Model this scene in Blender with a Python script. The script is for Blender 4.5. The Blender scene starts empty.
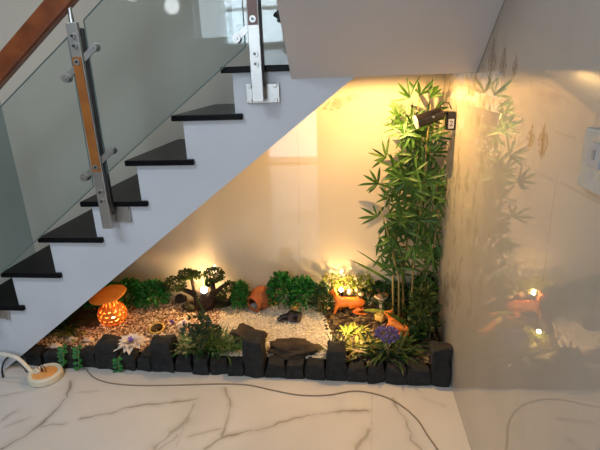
import bpy, math, random
import numpy as np
from mathutils import Vector, Matrix, noise
C = bpy.context.scene.collection
RX = 0.488          # inner face of the right wall
SY = 1.96           # face of the staircase
BY = 2.62           # back wall
# ------------------------------------------------------------------ camera
YAW, PIT, ROL, F = -0.117346, 0.323805, -0.037251, 460.035
cy_, sy_, cp_, sp_, cr_, sr_ = math.cos(YAW), math.sin(YAW), math.cos(PIT), math.sin(PIT), math.cos(ROL), math.sin(ROL)
FW = Vector((sy_*cp_, cy_*cp_, -sp_)); RT0 = Vector((cy_, -sy_, 0)); UP0 = RT0.cross(FW)
RT = RT0*cr_+UP0*sr_; UP = UP0*cr_-RT0*sr_
EYE = Vector((0, 0, 1.5))
cam_d = bpy.data.cameras.new('camera'); cam = bpy.data.objects.new('camera', cam_d); C.objects.link(cam)
cam_d.sensor_width = 36; cam_d.lens = F/600*36; cam_d.clip_start = .02
m = Matrix.Identity(4)
for i in range(3): m[i][0] = RT[i]; m[i][1] = UP[i]; m[i][2] = -FW[i]; m[i][3] = EYE[i]
cam.matrix_world = m
bpy.context.scene.camera = cam
def at(px, py, ax, v):                      # point of the photo's line of sight on a world plane
    d = FW + RT*((px-300)/F) + UP*((225-py)/F)
    return EYE + d*((v-EYE[ax])/d[ax])
def onY(px, py, y): return at(px, py, 1, y)
def onZ(px, py, z=.10): return at(px, py, 2, z)
# ------------------------------------------------------------------ materials
def nodes(name):
    M = bpy.data.materials.new(name); M.use_nodes = True
    nt = M.node_tree; return M, nt, nt.nodes['Principled BSDF']
def mat(name, col, rough=.5, metal=0, col2=None, scale=20, bump=0, bscale=60, spec=.5, trans=0, detail=4, coat=0, ior=None, sss=0):
    M, nt, b = nodes(name)
    b.inputs['Base Color'].default_value = (*col, 1); b.inputs['Roughness'].default_value = rough
    b.inputs['Metallic'].default_value = metal; b.inputs['Specular IOR Level'].default_value = spec
    b.inputs['Coat Weight'].default_value = coat
    if ior: b.inputs['IOR'].default_value = ior
    tc = nt.nodes.new('ShaderNodeTexCoord')
    if col2:
        n = nt.nodes.new('ShaderNodeTexNoise'); n.inputs['Scale'].default_value = scale; n.inputs['Detail'].default_value = detail
        r = nt.nodes.new('ShaderNodeValToRGB'); r.color_ramp.elements[0].position = .35; r.color_ramp.elements[1].position = .65
        r.color_ramp.elements[0].color = (*col, 1); r.color_ramp.elements[1].color = (*col2, 1)
        nt.links.new(tc.outputs['Object'], n.inputs['Vector']); nt.links.new(n.outputs['Fac'], r.inputs['Fac']); nt.links.new(r.outputs['Color'], b.inputs['Base Color'])
    if bump:
        n2 = nt.nodes.new('ShaderNodeTexNoise'); n2.inputs['Scale'].default_value = bscale; n2.inputs['Detail'].default_value = 6
        bp = nt.nodes.new('ShaderNodeBump'); bp.inputs['Strength'].default_value = bump; bp.inputs['Distance'].default_value = .01
        nt.links.new(tc.outputs['Object'], n2.inputs['Vector']); nt.links.new(n2.outputs['Fac'], bp.inputs['Height']); nt.links.new(bp.outputs['Normal'], b.inputs['Normal'])
    if trans:
        tr = nt.nodes.new('ShaderNodeBsdfTranslucent'); mx = nt.nodes.new('ShaderNodeMixShader'); mx.inputs[0].default_value = trans
        if col2: nt.links.new(r.outputs['Color'], tr.inputs['Color'])
        else: tr.inputs['Color'].default_value = (*col, 1)
        out = nt.nodes['Material Output']
        nt.links.new(b.outputs[0], mx.inputs[1]); nt.links.new(tr.outputs[0], mx.inputs[2]); nt.links.new(mx.outputs[0], out.inputs['Surface'])
    return M
def speck(name, cols, scale, rough=.7):        # gravel: a colour per chip-sized cell
    M, nt, b = nodes(name); b.inputs['Roughness'].default_value = rough
    tc = nt.nodes.new('ShaderNodeTexCoord'); v = nt.nodes.new('ShaderNodeTexVoronoi'); v.inputs['Scale'].default_value = scale
    r = nt.nodes.new('ShaderNodeValToRGB'); r.color_ramp.interpolation = 'CONSTANT'
    el = r.color_ramp.elements
    while len(el) < len(cols): el.new(.5)
    for i, c in enumerate(cols): el[i].position = i/len(cols); el[i].color = (*c, 1)
    s = nt.nodes.new('ShaderNodeSeparateColor')
    nt.links.new(tc.outputs['Object'], v.inputs['Vector']); nt.links.new(v.outputs['Color'], s.inputs[0])
    nt.links.new(s.outputs[0], r.inputs['Fac']); nt.links.new(r.outputs['Color'], b.inputs['Base Color'])
    return M
def emis(name, col, s):
    M, nt, b = nodes(name); b.inputs['Base Color'].default_value = (*col, 1)
    b.inputs['Emission Color'].default_value = (*col, 1); b.inputs['Emission Strength'].default_value = s; return M
def glass_mat(name, tint, refl=1.5):
    M = bpy.data.materials.new(name); M.use_nodes = True; nt = M.node_tree; nt.nodes.remove(nt.nodes['Principled BSDF'])
    t = nt.nodes.new('ShaderNodeBsdfTransparent'); t.inputs[0].default_value = (*tint, 1)
    g = nt.nodes.new('ShaderNodeBsdfGlossy'); g.inputs['Roughness'].default_value = .01
    fr = nt.nodes.new('ShaderNodeFresnel'); fr.inputs[0].default_value = refl
    mx = nt.nodes.new('ShaderNodeMixShader')
    nt.links.new(fr.outputs[0], mx.inputs[0]); nt.links.new(t.outputs[0], mx.inputs[1]); nt.links.new(g.outputs[0], mx.inputs[2])
    nt.links.new(mx.outputs[0], nt.nodes['Material Output'].inputs['Surface']); return M
def tile_mat(name, base, base2, vein, pr, rough, spec, ior, nscale=1.6, coat=0):
    """polished stone tile: cloudy ground, drawn veins (attribute 'vein'), printed or brown patches (attribute 'print')"""
    M, nt, b = nodes(name); L = nt.links
    tc = nt.nodes.new('ShaderNodeTexCoord'); n = nt.nodes.new('ShaderNodeTexNoise'); n.inputs['Scale'].default_value = nscale; n.inputs['Detail'].default_value = 5; n.inputs['Distortion'].default_value = .6
    r = nt.nodes.new('ShaderNodeValToRGB'); r.color_ramp.elements[0].position = .35; r.color_ramp.elements[1].position = .7
    r.color_ramp.elements[0].color = (*base, 1); r.color_ramp.elements[1].color = (*base2, 1)
    L.new(tc.outputs['Object'], n.inputs['Vector']); L.new(n.outputs['Fac'], r.inputs['Fac'])
    src = r.outputs['Color']
    for an, col in (('vein', vein), ('print', pr)):
        a = nt.nodes.new('ShaderNodeAttribute'); a.attribute_name = an
        mx = nt.nodes.new('ShaderNodeMix'); mx.data_type = 'RGBA'; mx.inputs['B'].default_value = (*col, 1)
        L.new(a.outputs['Fac'], mx.inputs['Factor']); L.new(src, mx.inputs['A']); src = mx.outputs['Result']
    L.new(src, b.inputs['Base Color']); b.inputs['Roughness'].default_value = rough
    b.inputs['IOR'].default_value = ior; b.inputs['Specular IOR Level'].default_value = spec; b.inputs['Coat Weight'].default_value = coat
    return M
# ------------------------------------------------------------------ mesh builder
class MB:
    def __init__(s): s.v = []; s.f = []; s.m = []
    def add(s, vs, fs, mi=0):
        o = len(s.v); s.v += [tuple(v) for v in vs]; s.f += [tuple(i+o for i in f) for f in fs]; s.m += [mi]*len(fs)
    def box(s, c, d, R=None, mi=0):
        vs = []
        for x in (-.5, .5):
            for y in (-.5, .5):
                for z in (-.5, .5):
                    p = Vector((x*d[0], y*d[1], z*d[2])); p = R @ p if R else p; vs.append(Vector(c)+p)
        s.add(vs, [(0,1,3,2),(4,6,7,5),(0,4,5,1),(2,3,7,6),(0,2,6,4),(1,5,7,3)], mi)
    def prism(s, poly, y0, y1, mi=0):        # polygon of (x,z), counter-clockwise seen from -y
        n = len(poly); vs = [(x, y0, z) for x, z in poly]+[(x, y1, z) for x, z in poly]
        s.add(vs, [tuple(range(n)), tuple(range(2*n-1, n-1, -1))]+[(i, i+n, (i+1) % n+n, (i+1) % n) for i in range(n)], mi)
    def tube(s, pts, rad, n=8, mi=0, cap=True):
        pts = [Vector(p) for p in pts]; k = len(pts)
        if not hasattr(rad, '__len__'): rad = [rad]*k
        vs = []; up = None
        for i, p in enumerate(pts):
            t = (pts[min(i+1, k-1)]-pts[max(i-1, 0)]).normalized()
            if up is None: up = Vector((0, 0, 1)) if abs(t.z) < .9 else Vector((1, 0, 0))
            a = t.cross(up).normalized(); b = a.cross(t).normalized(); up = b
            for j in range(n):
                w = 2*math.pi*j/n; vs.append(p+(a*math.cos(w)+b*math.sin(w))*rad[i])
        fs = [(i*n+j, i*n+(j+1) % n, (i+1)*n+(j+1) % n, (i+1)*n+j) for i in range(k-1) for j in range(n)]
        if cap: fs += [tuple(range(n-1, -1, -1)), tuple(range((k-1)*n, k*n))]
        s.add(vs, fs, mi)
    def lathe(s, prof, c, R=None, n=32, mi=0, skip=None):    # profile of (radius, height)
        vs = []; k = len(prof)
        for r, h in prof:
            for j in range(n):
                w = 2*math.pi*j/n; p = Vector((r*math.cos(w), r*math.sin(w), h)); vs.append(Vector(c)+(R @ p if R else p))
        fs = [(i*n+j, i*n+(j+1) % n, (i+1)*n+(j+1) % n, (i+1)*n+j) for i in range(k-1) for j in range(n) if not (skip and skip(i, j))]
        s.add(vs, fs, mi)
    def ball(s, c, r, R=None, n=16, k=10, mi=0, jit=0, seed=0):
        if not hasattr(r, '__len__'): r = (r, r, r)
        vs = []
        for i in range(k+1):
            a = math.pi*i/k-math.pi/2
            for j in range(n):
                w = 2*math.pi*j/n; u = Vector((math.cos(a)*math.cos(w), math.cos(a)*math.sin(w), math.sin(a)))
                if jit: u *= 1+jit*noise.noise(u*1.7+Vector((seed*7.1, seed*3.3, 0)))+jit*.5*noise.noise(u*4+Vector((seed*3.1, 0, 5)))
                p = Vector((u.x*r[0], u.y*r[1], u.z*r[2])); vs.append(Vector(c)+(R @ p if R else p))
        s.add(vs, [(i*n+j, i*n+(j+1) % n, (i+1)*n+(j+1) % n, (i+1)*n+j) for i in range(k) for j in range(n)], mi)
    def leaf(s, p, d, L, W, nrm=None, droop=0, seg=3, fold=.25, mi=0):
        p = Vector(p); d = Vector(d).normalized(); nrm = Vector(nrm) if nrm else Vector((0, 0, 1))
        side = d.cross(nrm)
        if side.length < 1e-3: side = d.cross(Vector((1, 0, 0)))
        side.normalize(); up = side.cross(d).normalized(); vs = []; q = p.copy(); dd = d.copy()
        for i in range(seg+1):
            t = i/seg; w = W*.5*(math.sin(math.pi*min(1, t*.92+.04))**.8) if i < seg else 0.0006
            if i == 0: w = W*.12
            vs += [q-side*w+up*w*fold, q.copy(), q+side*w+up*w*fold]
            dd = (dd+Vector((0, 0, -droop/seg))).normalized(); q = q+dd*(L/seg)
        fs = []
        for i in range(seg):
            a = i*3; fs += [(a, a+1, a+4, a+3), (a+1, a+2, a+5, a+4)]
        s.add(vs, fs, mi)
    def dia(s, p, d, L, W, nrm, mi=0):
        p = Vector(p); d = Vector(d).normalized(); side = d.cross(Vector(nrm))
        if side.length < 1e-3: side = d.cross(Vector((.3, .9, .1)))
        side.normalize(); up = side.cross(d)
        mid = p+d*L*.5; s.add([p, mid+side*W*.5+up*W*.15, p+d*L, mid-side*W*.5+up*W*.15], [(0, 1, 2), (0, 2, 3)], mi)
    def build(s, name, mats, parent=None, loc=None, smooth=False, bevel=0, sub=0):
        if not isinstance(mats, (list, tuple)): mats = [mats]
        off = Vector((0, 0, 0))
        if parent is not None:
            o_ = parent
            while o_ is not None: off += Vector(o_.location); o_ = o_.parent
        if loc is None and parent is None:
            a = np.array(s.v); loc = Vector(((a[:, 0].min()+a[:, 0].max())/2, (a[:, 1].min()+a[:, 1].max())/2, a[:, 2].min()))
        if loc is None: loc = Vector((0, 0, 0))+off
        loc = Vector(loc)
        me = bpy.data.meshes.new(name); me.from_pydata([(x-loc.x, y-loc.y, z-loc.z) for x, y, z in s.v], [], s.f)
        for M in mats: me.materials.append(M)
        if any(s.m): me.polygons.foreach_set('material_index', s.m)
        if smooth: me.polygons.foreach_set('use_smooth', [True]*len(s.f))
        me.update(); o = bpy.data.objects.new(name, me); C.objects.link(o); o.location = loc-off; o.parent = parent
        if bevel:
            b = o.modifiers.new('bevel', 'BEVEL'); b.width = bevel; b.segments = 2; b.limit_method = 'ANGLE'
        if sub: sb = o.modifiers.new('sub', 'SUBSURF'); sb.levels = sub; sb.render_levels = sub
        return o
def tag(o, label, cat, group=None, kind=None):
    o['label'] = label; o['category'] = cat
    if group: o['group'] = group
    if kind: o['kind'] = kind
    return o
def thing(name, label, cat, loc, group=None):
    o = bpy.data.objects.new(name, None); C.objects.link(o); o.location = loc; o.empty_display_size = .05
    return tag(o, label, cat, group)
def struct(o): o['kind'] = 'structure'; return o
def light(name, kind, loc, e, col, size=.03, rot=None, parent=None, **k):
    d = bpy.data.lights.new(name, kind); d.energy = e; d.color = col
    if kind == 'AREA': d.shape = 'RECTANGLE'; d.size, d.size_y = size
    else: d.shadow_soft_size = size
    for a, b in k.items(): setattr(d, a, b)
    o = bpy.data.objects.new(name, d); C.objects.link(o); o.location = loc
    if rot: o.rotation_euler = rot
    return o
# ------------------------------------------------------------------ patterned planes
def segdist(P, a, b):
    a = np.array(a); b = np.array(b); ab = b-a; t = np.clip(((P-a)@ab)/(ab@ab+1e-12), 0, 1)
    return np.linalg.norm(P-(a+t[:, None]*ab), axis=1)
def nz(P, s, seed=0):
    return np.array([noise.noise(Vector((x*s, y*s, seed*9.7))) for x, y in P])
def pattern_plane(name, us, vs, to3, material, fn):
    nu, nv = len(us), len(vs); U, V = np.meshgrid(us, vs, indexing='ij'); P = np.stack([U.ravel(), V.ravel()], 1)
    vein, pr = fn(P)
    verts = [to3(u, v) for u, v in P]
    idx = np.arange(nu*nv).reshape(nu, nv)
    q = np.stack([idx[:-1, :-1], idx[1:, :-1], idx[1:, 1:], idx[:-1, 1:]], -1).reshape(-1, 4)
    me = bpy.data.meshes.new(name); me.from_pydata(verts, [], q.tolist())
    for n, a in (('vein', vein), ('print', pr)):
        at_ = me.attributes.new(n, 'FLOAT', 'POINT'); at_.data.foreach_set('value', np.clip(a, 0, 1).astype(np.float32))
    me.materials.append(material); me.update()
    o = bpy.data.objects.new(name, me); C.objects.link(o); return struct(o)
def axis(lo, hi, f0, f1, fine, coarse=.25):
    a = list(np.arange(lo, f0, coarse))+list(np.arange(f0, f1, fine))+list(np.arange(f1, hi, coarse))+[hi]
    return np.array(sorted(set(np.round(a, 5))))

random.seed(4)
# ---- floor
M_floor = tile_mat('floor_marble', (.66, .645, .625), (.57, .555, .53), (.16, .14, .12), (.30, .22, .13), .10, .5, 1.5, 1.3)
VE = [  # veins of the floor tiles: (points in the photo, half width, strength)
 ([(0,449),(22,438),(40,425),(50,416),(68,396),(71,381)], .006, .8), ([(40,427),(52,424),(64,424)], .006, .45), ([(68,393),(97,391)], .003, .3),
 ([(0,396),(37,390)], .004, .35), ([(0,421),(15,412)], .006, .5), ([(4,427),(30,417)], .004, .3),
 ([(81,419),(110,413),(136,405),(161,404),(196,399)], .005, .75), ([(154,449),(172,432),(187,421),(194,405)], .013, .45), ([(160,449),(176,436)], .006, .6),
 ([(187,437),(220,428)], .005, .4), ([(205,449),(222,437),(260,429),(308,415),(345,411),(368,411)], .005, .75), ([(224,388),(231,406),(222,436)], .005, .6),
 ([(356,450),(363,440),(370,430)], .010, .5), ([(392,398),(406,422),(412,440),(422,450)], .005, .7), ([(424,398),(444,406)], .006, .45), ([(0,380),(28,384)], .004, .25)]
VE3 = [([tuple(onZ(x, y, 0))[:2] for x, y in p], w, s) for p, w, s in VE]
SEAM = [[tuple(onZ(*p, 0))[:2] for p in ((194,401),(176,447))], [tuple(onZ(*p, 0))[:2] for p in ((372,392),(371,450))]]
def floor_fn(P):
    vis = (P[:, 1] > 1.1) & (P[:, 1] < 2.2) & (P[:, 0] > -2.3)
    vein = np.zeros(len(P)); pr = np.zeros(len(P)); Q = P[vis]
    n1 = nz(Q, 22, 1); n2 = nz(Q, 22, 2); n3 = nz(Q, 9, 3); Qd = Q+np.stack([n1, n2], 1)*.011; acc = np.zeros(len(Q)); br = np.zeros(len(Q))
    for pts, w, s in VE3:
        d = np.min([segdist(Qd, pts[i], pts[i+1]) for i in range(len(pts)-1)], axis=0)
        acc = np.maximum(acc, s*np.exp(-(d/(w*(.75+.8*n3)))**2)); acc = np.maximum(acc, s*.20*np.exp(-(d/(w*4))**2)); br = np.maximum(br, .35*s*np.exp(-(d/(w*2.2))**2)*(n3 > 0))
    for s_ in SEAM: acc = np.maximum(acc, .22*(segdist(Q, *s_) < .0028))
    vein[vis] = acc; pr[vis] = br
    return vein, pr
pattern_plane('floor', axis(-4.5, 1.0, -2.1, .52, .0045), axis(-2.6, 4.0, 1.2, 2.08, .0045), lambda u, v: (u, v, 0), M_floor, floor_fn)

# ---- walls
def leafprint(P, c, w, h, tilt=0, seed=0):
    q = P-np.array(c); ca, sa = math.cos(tilt), math.sin(tilt); x = (q[:, 0]*ca+q[:, 1]*sa)/w; y = (-q[:, 0]*sa+q[:, 1]*ca)/h
    r = np.abs(x)/np.maximum(.02, (1-np.abs(y))**.8*(1-.25*y)); ins = (np.abs(y) < 1) & (r < 1)
    n = nz(P, 55, seed+3)*.5+.5
    return np.where(ins, np.clip(.35+.6*(r > .8)+.9*(r < .35)*n-.3*(n > .6), 0, 1), 0)
def wall_r_fn(P):     # P = (y, z)
    vis = (P[:, 0] > .7) & (P[:, 0] < 2.63) & (P[:, 1] > .3) & (P[:, 1] < 2.1); Q = P[vis]
    def W(px, py): q = at(px, py, 0, RX); return (q.y, q.z)
    v = np.zeros(len(Q)); pr = np.zeros(len(Q))
    for c, w, h, t, sd in ((W(531,137), .026, .034, .0, 1), (W(543,141), .034, .048, .0, 2), (W(492,60), .045, .075, .1, 3), (W(503,66), .035, .07, 0, 4), (W(515,66), .024, .038, 0, 5)):  # leaf prints, including their doubled ghost reflections painted in
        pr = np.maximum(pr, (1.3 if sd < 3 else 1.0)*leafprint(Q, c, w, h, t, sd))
    # straight tile joints and cloudy crystal streaks near the corner
    for a, b in (((506,155),(600,204)), ((557,176),(536,330)), ((556,132),(575,137))):
        v = np.maximum(v, .28*(segdist(Q, W(*a), W(*b)) < .0028))
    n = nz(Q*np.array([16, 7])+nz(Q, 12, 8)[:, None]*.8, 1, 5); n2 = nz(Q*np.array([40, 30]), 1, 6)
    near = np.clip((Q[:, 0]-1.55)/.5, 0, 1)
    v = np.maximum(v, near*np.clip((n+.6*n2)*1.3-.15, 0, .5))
    v = np.maximum(v, .16*leafprint(Q, W(540,100), .10, .03, .5, 8))
    vv = np.zeros(len(P)); pp = np.zeros(len(P)); vv[vis] = v; pp[vis] = pr; return vv, pp
M_wr = tile_mat('wall_tile_glossy', (.47, .44, .40), (.41, .385, .345), (.20, .185, .15), (.13, .085, .045), .018, .5, 1.85, 1.5)
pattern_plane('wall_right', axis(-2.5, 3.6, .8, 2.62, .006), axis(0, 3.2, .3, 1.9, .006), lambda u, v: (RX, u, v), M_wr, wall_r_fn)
def wall_b_fn(P):     # P = (x, z)
    vis = (P[:, 0] > -1.0) & (P[:, 1] > .2) & (P[:, 1] < 1.6); Q = P[vis]
    def W(px, py): q = onY(px, py, BY); return (q.x, q.z)
    v = np.zeros(len(Q)); pr = np.zeros(len(Q))
    for a, b in (((355,100),(400,99)), ((297,80),(300,275))): v = np.maximum(v, .16*(segdist(Q, W(*a), W(*b)) < .0025))
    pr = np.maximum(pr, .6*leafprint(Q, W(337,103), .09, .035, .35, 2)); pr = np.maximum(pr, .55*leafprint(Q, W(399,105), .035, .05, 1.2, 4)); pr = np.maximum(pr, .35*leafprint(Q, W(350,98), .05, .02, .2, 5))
    vv = np.zeros(len(P)); pp = np.zeros(len(P)); vv[vis] = v; pp[vis] = pr; return vv, pp
M_wb = tile_mat('wall_tile_cream', (.68, .62, .525), (.63, .57, .485), (.25, .2, .14), (.25, .14, .05), .03, .5, 1.8, 1.2)
XJ = onY(0, 100, BY).x
pattern_plane('wall_back', axis(XJ, RX, -.5, RX, .007), axis(0, 3.2, .3, 1.5, .007), lambda u, v: (u, BY, v), M_wb, wall_b_fn)
M_plain = mat('painted_wall', (.46, .46, .44), .6, col2=(.42, .42, .405), scale=2, bump=.05, bscale=90)
M_green = mat('grey_green_tile', (.40, .43, .37), .12, col2=(.34, .365, .32), scale=1.4)
def wallbox(name, lo, hi, M):
    b = MB(); b.box([(l+h)/2 for l, h in zip(lo, hi)], [h-l for l, h in zip(lo, hi)]); return struct(b.build(name, M))
wallbox('wall_recess', (-4.5, 3.15, 0), (XJ+.1, 3.25, 3.2), M_green)
wallbox('trim_1', (XJ-.001, BY+.001, 0), (XJ+.06, 3.15, 3.2), M_green)
wallbox('wall_left', (-4.6, -2.6, 0), (-4.5, 3.25, 3.2), M_plain)
wallbox('ceiling', (-4.6, -2.6, 3.2), (RX+.1, 3.25, 3.3), mat('ceiling_paint', (.62, .61, .6), .8))
# front wall behind the viewer with a high window and a glazed door
fw = MB(); yF = -2.5
def fwb(x0, x1, z0, z1): fw.box(((x0+x1)/2, yF-.05, (z0+z1)/2), (x1-x0, .1, z1-z0))
fwb(-4.5, -3.4, 0, 3.2); fwb(-3.4, -1.75, 0, 1.76); fwb(-1.75, -1.45, 0, 1.9); fwb(-.55, RX, 0, 3.2)
fwb(-1.45, -.55, 1.85, 1.92); fwb(-3.4, -1.45, 1.75, 1.9); fwb(-3.4, -.55, 2.95, 3.2); fwb(-3.4, -2.05, 1.9, 2.95)
struct(fw.build('wall_front', M_plain))
M_frame = mat('window_frame_aluminium', (.35, .36, .37), .35, .6)
M_pane = glass_mat('window_glass', (.93, .97, .98))
def window(name, x0, x1, z0, z1, nx, nz_):
    b = MB()
    for i in range(nx+1): x = x0+(x1-x0)*i/nx; b.box((x, yF, (z0+z1)/2), (.05, .06, z1-z0))
    for i in range(nz_+1): z = z0+(z1-z0)*i/nz_; b.box(((x0+x1)/2, yF, z), (x1-x0, .06, .05))
    o = struct(b.build(name, M_frame)); g = MB(); g.box(((x0+x1)/2, yF-.02, (z0+z1)/2), (x1-x0, .006, z1-z0)); g.build('pane', M_pane, o)
window('window_1', -2.05, -.55, 1.92, 2.95, 3, 2)
window('door_1', -1.45, -.55, 0.0, 1.85, 1, 2)

# ------------------------------------------------------------------ staircase
M_str = mat('stair_paint', (.59, .63, .70), .45, col2=(.55, .59, .66), scale=3, bump=.03, bscale=40)
M_tread = mat('black_granite', (.004, .004, .005), .3, col2=(.010, .010, .012), scale=180, spec=.07)
M_soffit = mat('soffit_paint', (.58, .57, .595), .7, col2=(.54, .53, .555), scale=2.5, bump=.03)
stair = thing('staircase', 'white staircase with black granite treads rising over the indoor garden', 'staircase', (-1.0, 2.3, 0))
NX = [-.534, -.768, -1.008, -1.258, -1.512, -1.757, -2.0]; NZ = [1.525, 1.337, 1.146, .957, .777, .588, .400]
ri = [x+.045 for x in NX]                    # riser faces
poly = [(-.244, NZ[0]-.022)]
for i in range(7):
    poly.append((ri[i], NZ[i]-.022))
    nb = NZ[i+1]-.022 if i < 6 else .19
    poly.append((ri[i], nb))
poly += [(-2.2, .19), (-2.2, 0), (-1.892, 0), (.014, 1.468), (.1, 1.468), (.1, 1.60), (-.244, 1.60)]
b = MB(); b.prism(poly, SY, BY-.004); b.build('flight_body', M_str, stair)
b = MB(); b.box((.295, 2.29, 1.555), (.38, .654, .175)); b.build('landing_slab', M_soffit, stair)
for i in range(7):
    x1 = ri[i-1]+.032 if i else -.243
    b = MB(); b.box(((NX[i]+x1)/2, (SY-.02+BY-.004)/2, NZ[i]-.0125), (x1-NX[i], BY-.004-SY+.02, .025)); b.build('tread', M_tread, stair, bevel=.004)
# upper flight: its sloping underside comes towards the viewer
al = math.radians(39); Ls = 2.25; ca, sa = math.cos(al), math.sin(al)
b = MB(); z0 = 1.468; x0, x1 = -.244, RX-.002
pf = [(SY, z0)]; yy, zz = SY-Ls*ca, z0+Ls*sa
pf.append((yy, zz)); pf += [(yy, zz+.2)]
k = 8
for i in range(k):                           # stepped top
    ya = yy+(SY-yy)*(i+1)/k; zb = zz+.2-(zz-z0)*(i+1)/k+.04; pf += [(ya-.001, pf[-1][1]), (ya-.001, zb)]
n = len(pf); vs = [(x0, p[0], p[1]) for p in pf]+[(x1, p[0], p[1]) for p in pf]
b.add(vs, [tuple(range(n)), tuple(range(2*n-1, n-1, -1))]+[(i, i+n, (i+1) % n+n, (i+1) % n) for i in range(n)])
b.build('upper_flight', M_soffit, stair)

# ------------------------------------------------------------------ railing
M_steel = mat('brushed_steel', (.50, .48, .46), .36, 1, col2=(.45, .44, .43), scale=40)
M_dark = mat('dark_steel', (.10, .10, .105), .3, .8)
M_wood = mat('rail_wood', (.24, .065, .016), .32, col2=(.15, .035, .010), scale=14, coat=.3)
M_wood2 = mat('post_wood', (.36, .13, .022), .35, col2=(.28, .095, .018), scale=16)
M_wood3 = mat('post_wood_dark', (.16, .055, .03), .35, col2=(.12, .04, .02), scale=16)
M_glass = glass_mat('railing_glass', (.89, .93, .94), 1.30)
M_edge = mat('glass_edge', (.20, .26, .25), .2)
YP = 1.90
rail = thing('stair_railing', 'glass and steel stair railing with reddish wooden handrail beside the steps', 'railing', (-1.1, YP, .3))
def post(xb, zb, ht, wood, arms, plate_dz):
    """flat steel post on the stair side: bottom centre (xb, zb)"""
    w, t = .046, .022
    b = MB(); b.box((xb, YP, zb+ht/2), (w, t, ht)); b.box((xb+.008, YP+.024, zb+ht/2+.02), (w*.85, .024, ht-.08), mi=1)
    p = b.build('post', [M_steel, M_dark], rail, bevel=.002)
    z1, z2 = wood
    c = MB(); c.box((xb, YP-.0125, (z1+z2)/2), (w*.84, .004, z2-z1)); c.build('wood_inlay', arms[2], p)
    c = MB(); po, pw = (.045, .09) if arms[3] == 'B' else (.010, .140)
    c.box((xb+po, SY-.006, zb+plate_dz), (pw, .010, .078)); c.box((xb, (YP+SY)/2, zb+plate_dz), (w*.8, SY-YP, .05))
    for dx in (po-pw*.38, po+pw*.38):
        for dz in (-.03, .03): c.tube([(xb+dx, SY-.011, zb+plate_dz+dz), (xb+dx, SY-.018, zb+plate_dz+dz)], .009, 12)
    c.build('base_plate', M_steel, p, bevel=.002)
    c = MB(); c.tube([(xb, YP, zb+ht), (xb, YP, zb+ht+.03)], [.01, .01], 12); c.tube([(xb, YP, zb+ht+.02), (xb-.0, YP, zb+ht+.09)], .008, 10); c.build('rail_pin', M_steel, p)
    for z in arms[0]:
        c = MB(); dx, dz = .072, .058; q0 = Vector((xb-dx, YP+.006, z-dz)); q1 = Vector((xb+dx, YP+.006, z+dz))
        if arms[3] == 'L': q1 = Vector((xb, YP+.006, z))
        R = Matrix.Rotation(-math.atan2((q1-q0).z, (q1-q0).x), 3, 'Y')
        c.box((q0+q1)/2, ((q1-q0).length, .008, .024), R)
        for q in (q0, q1):
            if arms[3] == 'L' and q is q1: continue
            c.tube([q+Vector((0, -.012, 0)), q+Vector((0, .02, 0))], .017, 16); c.tube([q+Vector((0, -.017, 0)), q+Vector((0, -.011, 0))], .007, 8)
        c.build('glass_clamp', M_steel, p, smooth=False)
    for z in arms[1]:
        c = MB(); c.tube([(xb, YP-.009, z), (xb, YP-.019, z)], .0125, 16); c.tube([(xb, YP-.018, z), (xb, YP-.022, z)], .006, 8, mi=1); c.build('bolt', [M_steel, M_dark], p)
    return p
def Zy(px, py): return onY(px, py, YP-.012).z
xp1 = onY(113, 228, YP-.01).x-.030; zb1 = Zy(106, 229)
xp1 = (onY(75, 40, YP-.01).x+onY(104, 215, YP-.01).x)/2; zt1 = Zy(75, 22)
post(xp1, zb1, zt1-zb1, (Zy(96, 172), Zy(76, 57)), ([Zy(79, 63), Zy(99, 165)], [Zy(74, 36), Zy(76, 46), Zy(78, 62), Zy(95, 167), Zy(101, 192), Zy(103, 201)], M_wood2, 'B'), .05)
xp2 = (onY(254, 30, YP-.01).x+onY(257, 90, YP-.01).x)/2; zb2 = Zy(257, 102)
post(xp2, zb2, zt1-zb1, (Zy(253, 25), zb2+zt1-zb1-.13), ([Zy(252, 21)], [Zy(252, 19), Zy(254, 54), Zy(255, 64)], M_wood3, 'L'), .03)
dxp = xp2-xp1; dzp = zb2-zb1
post(xp1-dxp*1.02, zb1-dzp*.98, zt1-zb1, (Zy(96, 172)-dzp, Zy(76, 57)-dzp), ([Zy(79, 63)-dzp, Zy(99, 165)-dzp], [], M_wood2, 'B'), .05)
# glass panels
def panel(corners):
    b = MB(); P = [onY(px, py, YP+.006) for px, py in corners]
    b.prism([(p.x, p.z) for p in P], YP+.006, YP+.016)
    p = b.build('glass_panel', M_glass, rail)
    c = MB()
    for i in (0, 1, 2, 3):
        q, r_ = P[i], P[(i+1) % 4]
        if (q-r_).length > .05: c.tube([(q.x, YP+.011, q.z), (r_.x, YP+.011, r_.z)], .0028, 6)
    c.build('polished_edge', M_edge, p)
L1 = [(-95, 363), (93, 187), (67, 37), (-105, 216)]
panel(L1)
q = onY(245, 47, YP+.006); q2 = onY(107, 173, YP+.006); q3 = onY(83, 20, YP+.006)
sl = (q3.z-q2.z)
b = MB(); P = [(q2.x, q2.z), (q.x, q.z), (q.x, q.z+sl), (q3.x, q3.z)]
b.prism(P, YP+.006, YP+.016); p = b.build('glass_panel', M_glass, rail); c = MB()
for i in range(4): c.tube([(P[i][0], YP+.011, P[i][1]), (P[(i+1) % 4][0], YP+.011, P[(i+1) % 4][1])], .0028, 6)
c.build('polished_edge', M_edge, p)
# handrail
a0 = onY(0, 71.5, YP); a1 = onY(62, 0, YP); d = (a1-a0).normalized(); s0 = a0-d*1.1; s1 = a1+d*1.1
R = Matrix.Rotation(-math.atan2(d.z, d.x), 3, 'Y')
b = MB(); b.box((s0+s1)/2, ((s1-s0).length, .056, .080), R); o = b.build('handrail', M_wood, rail, bevel=.012)
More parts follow.
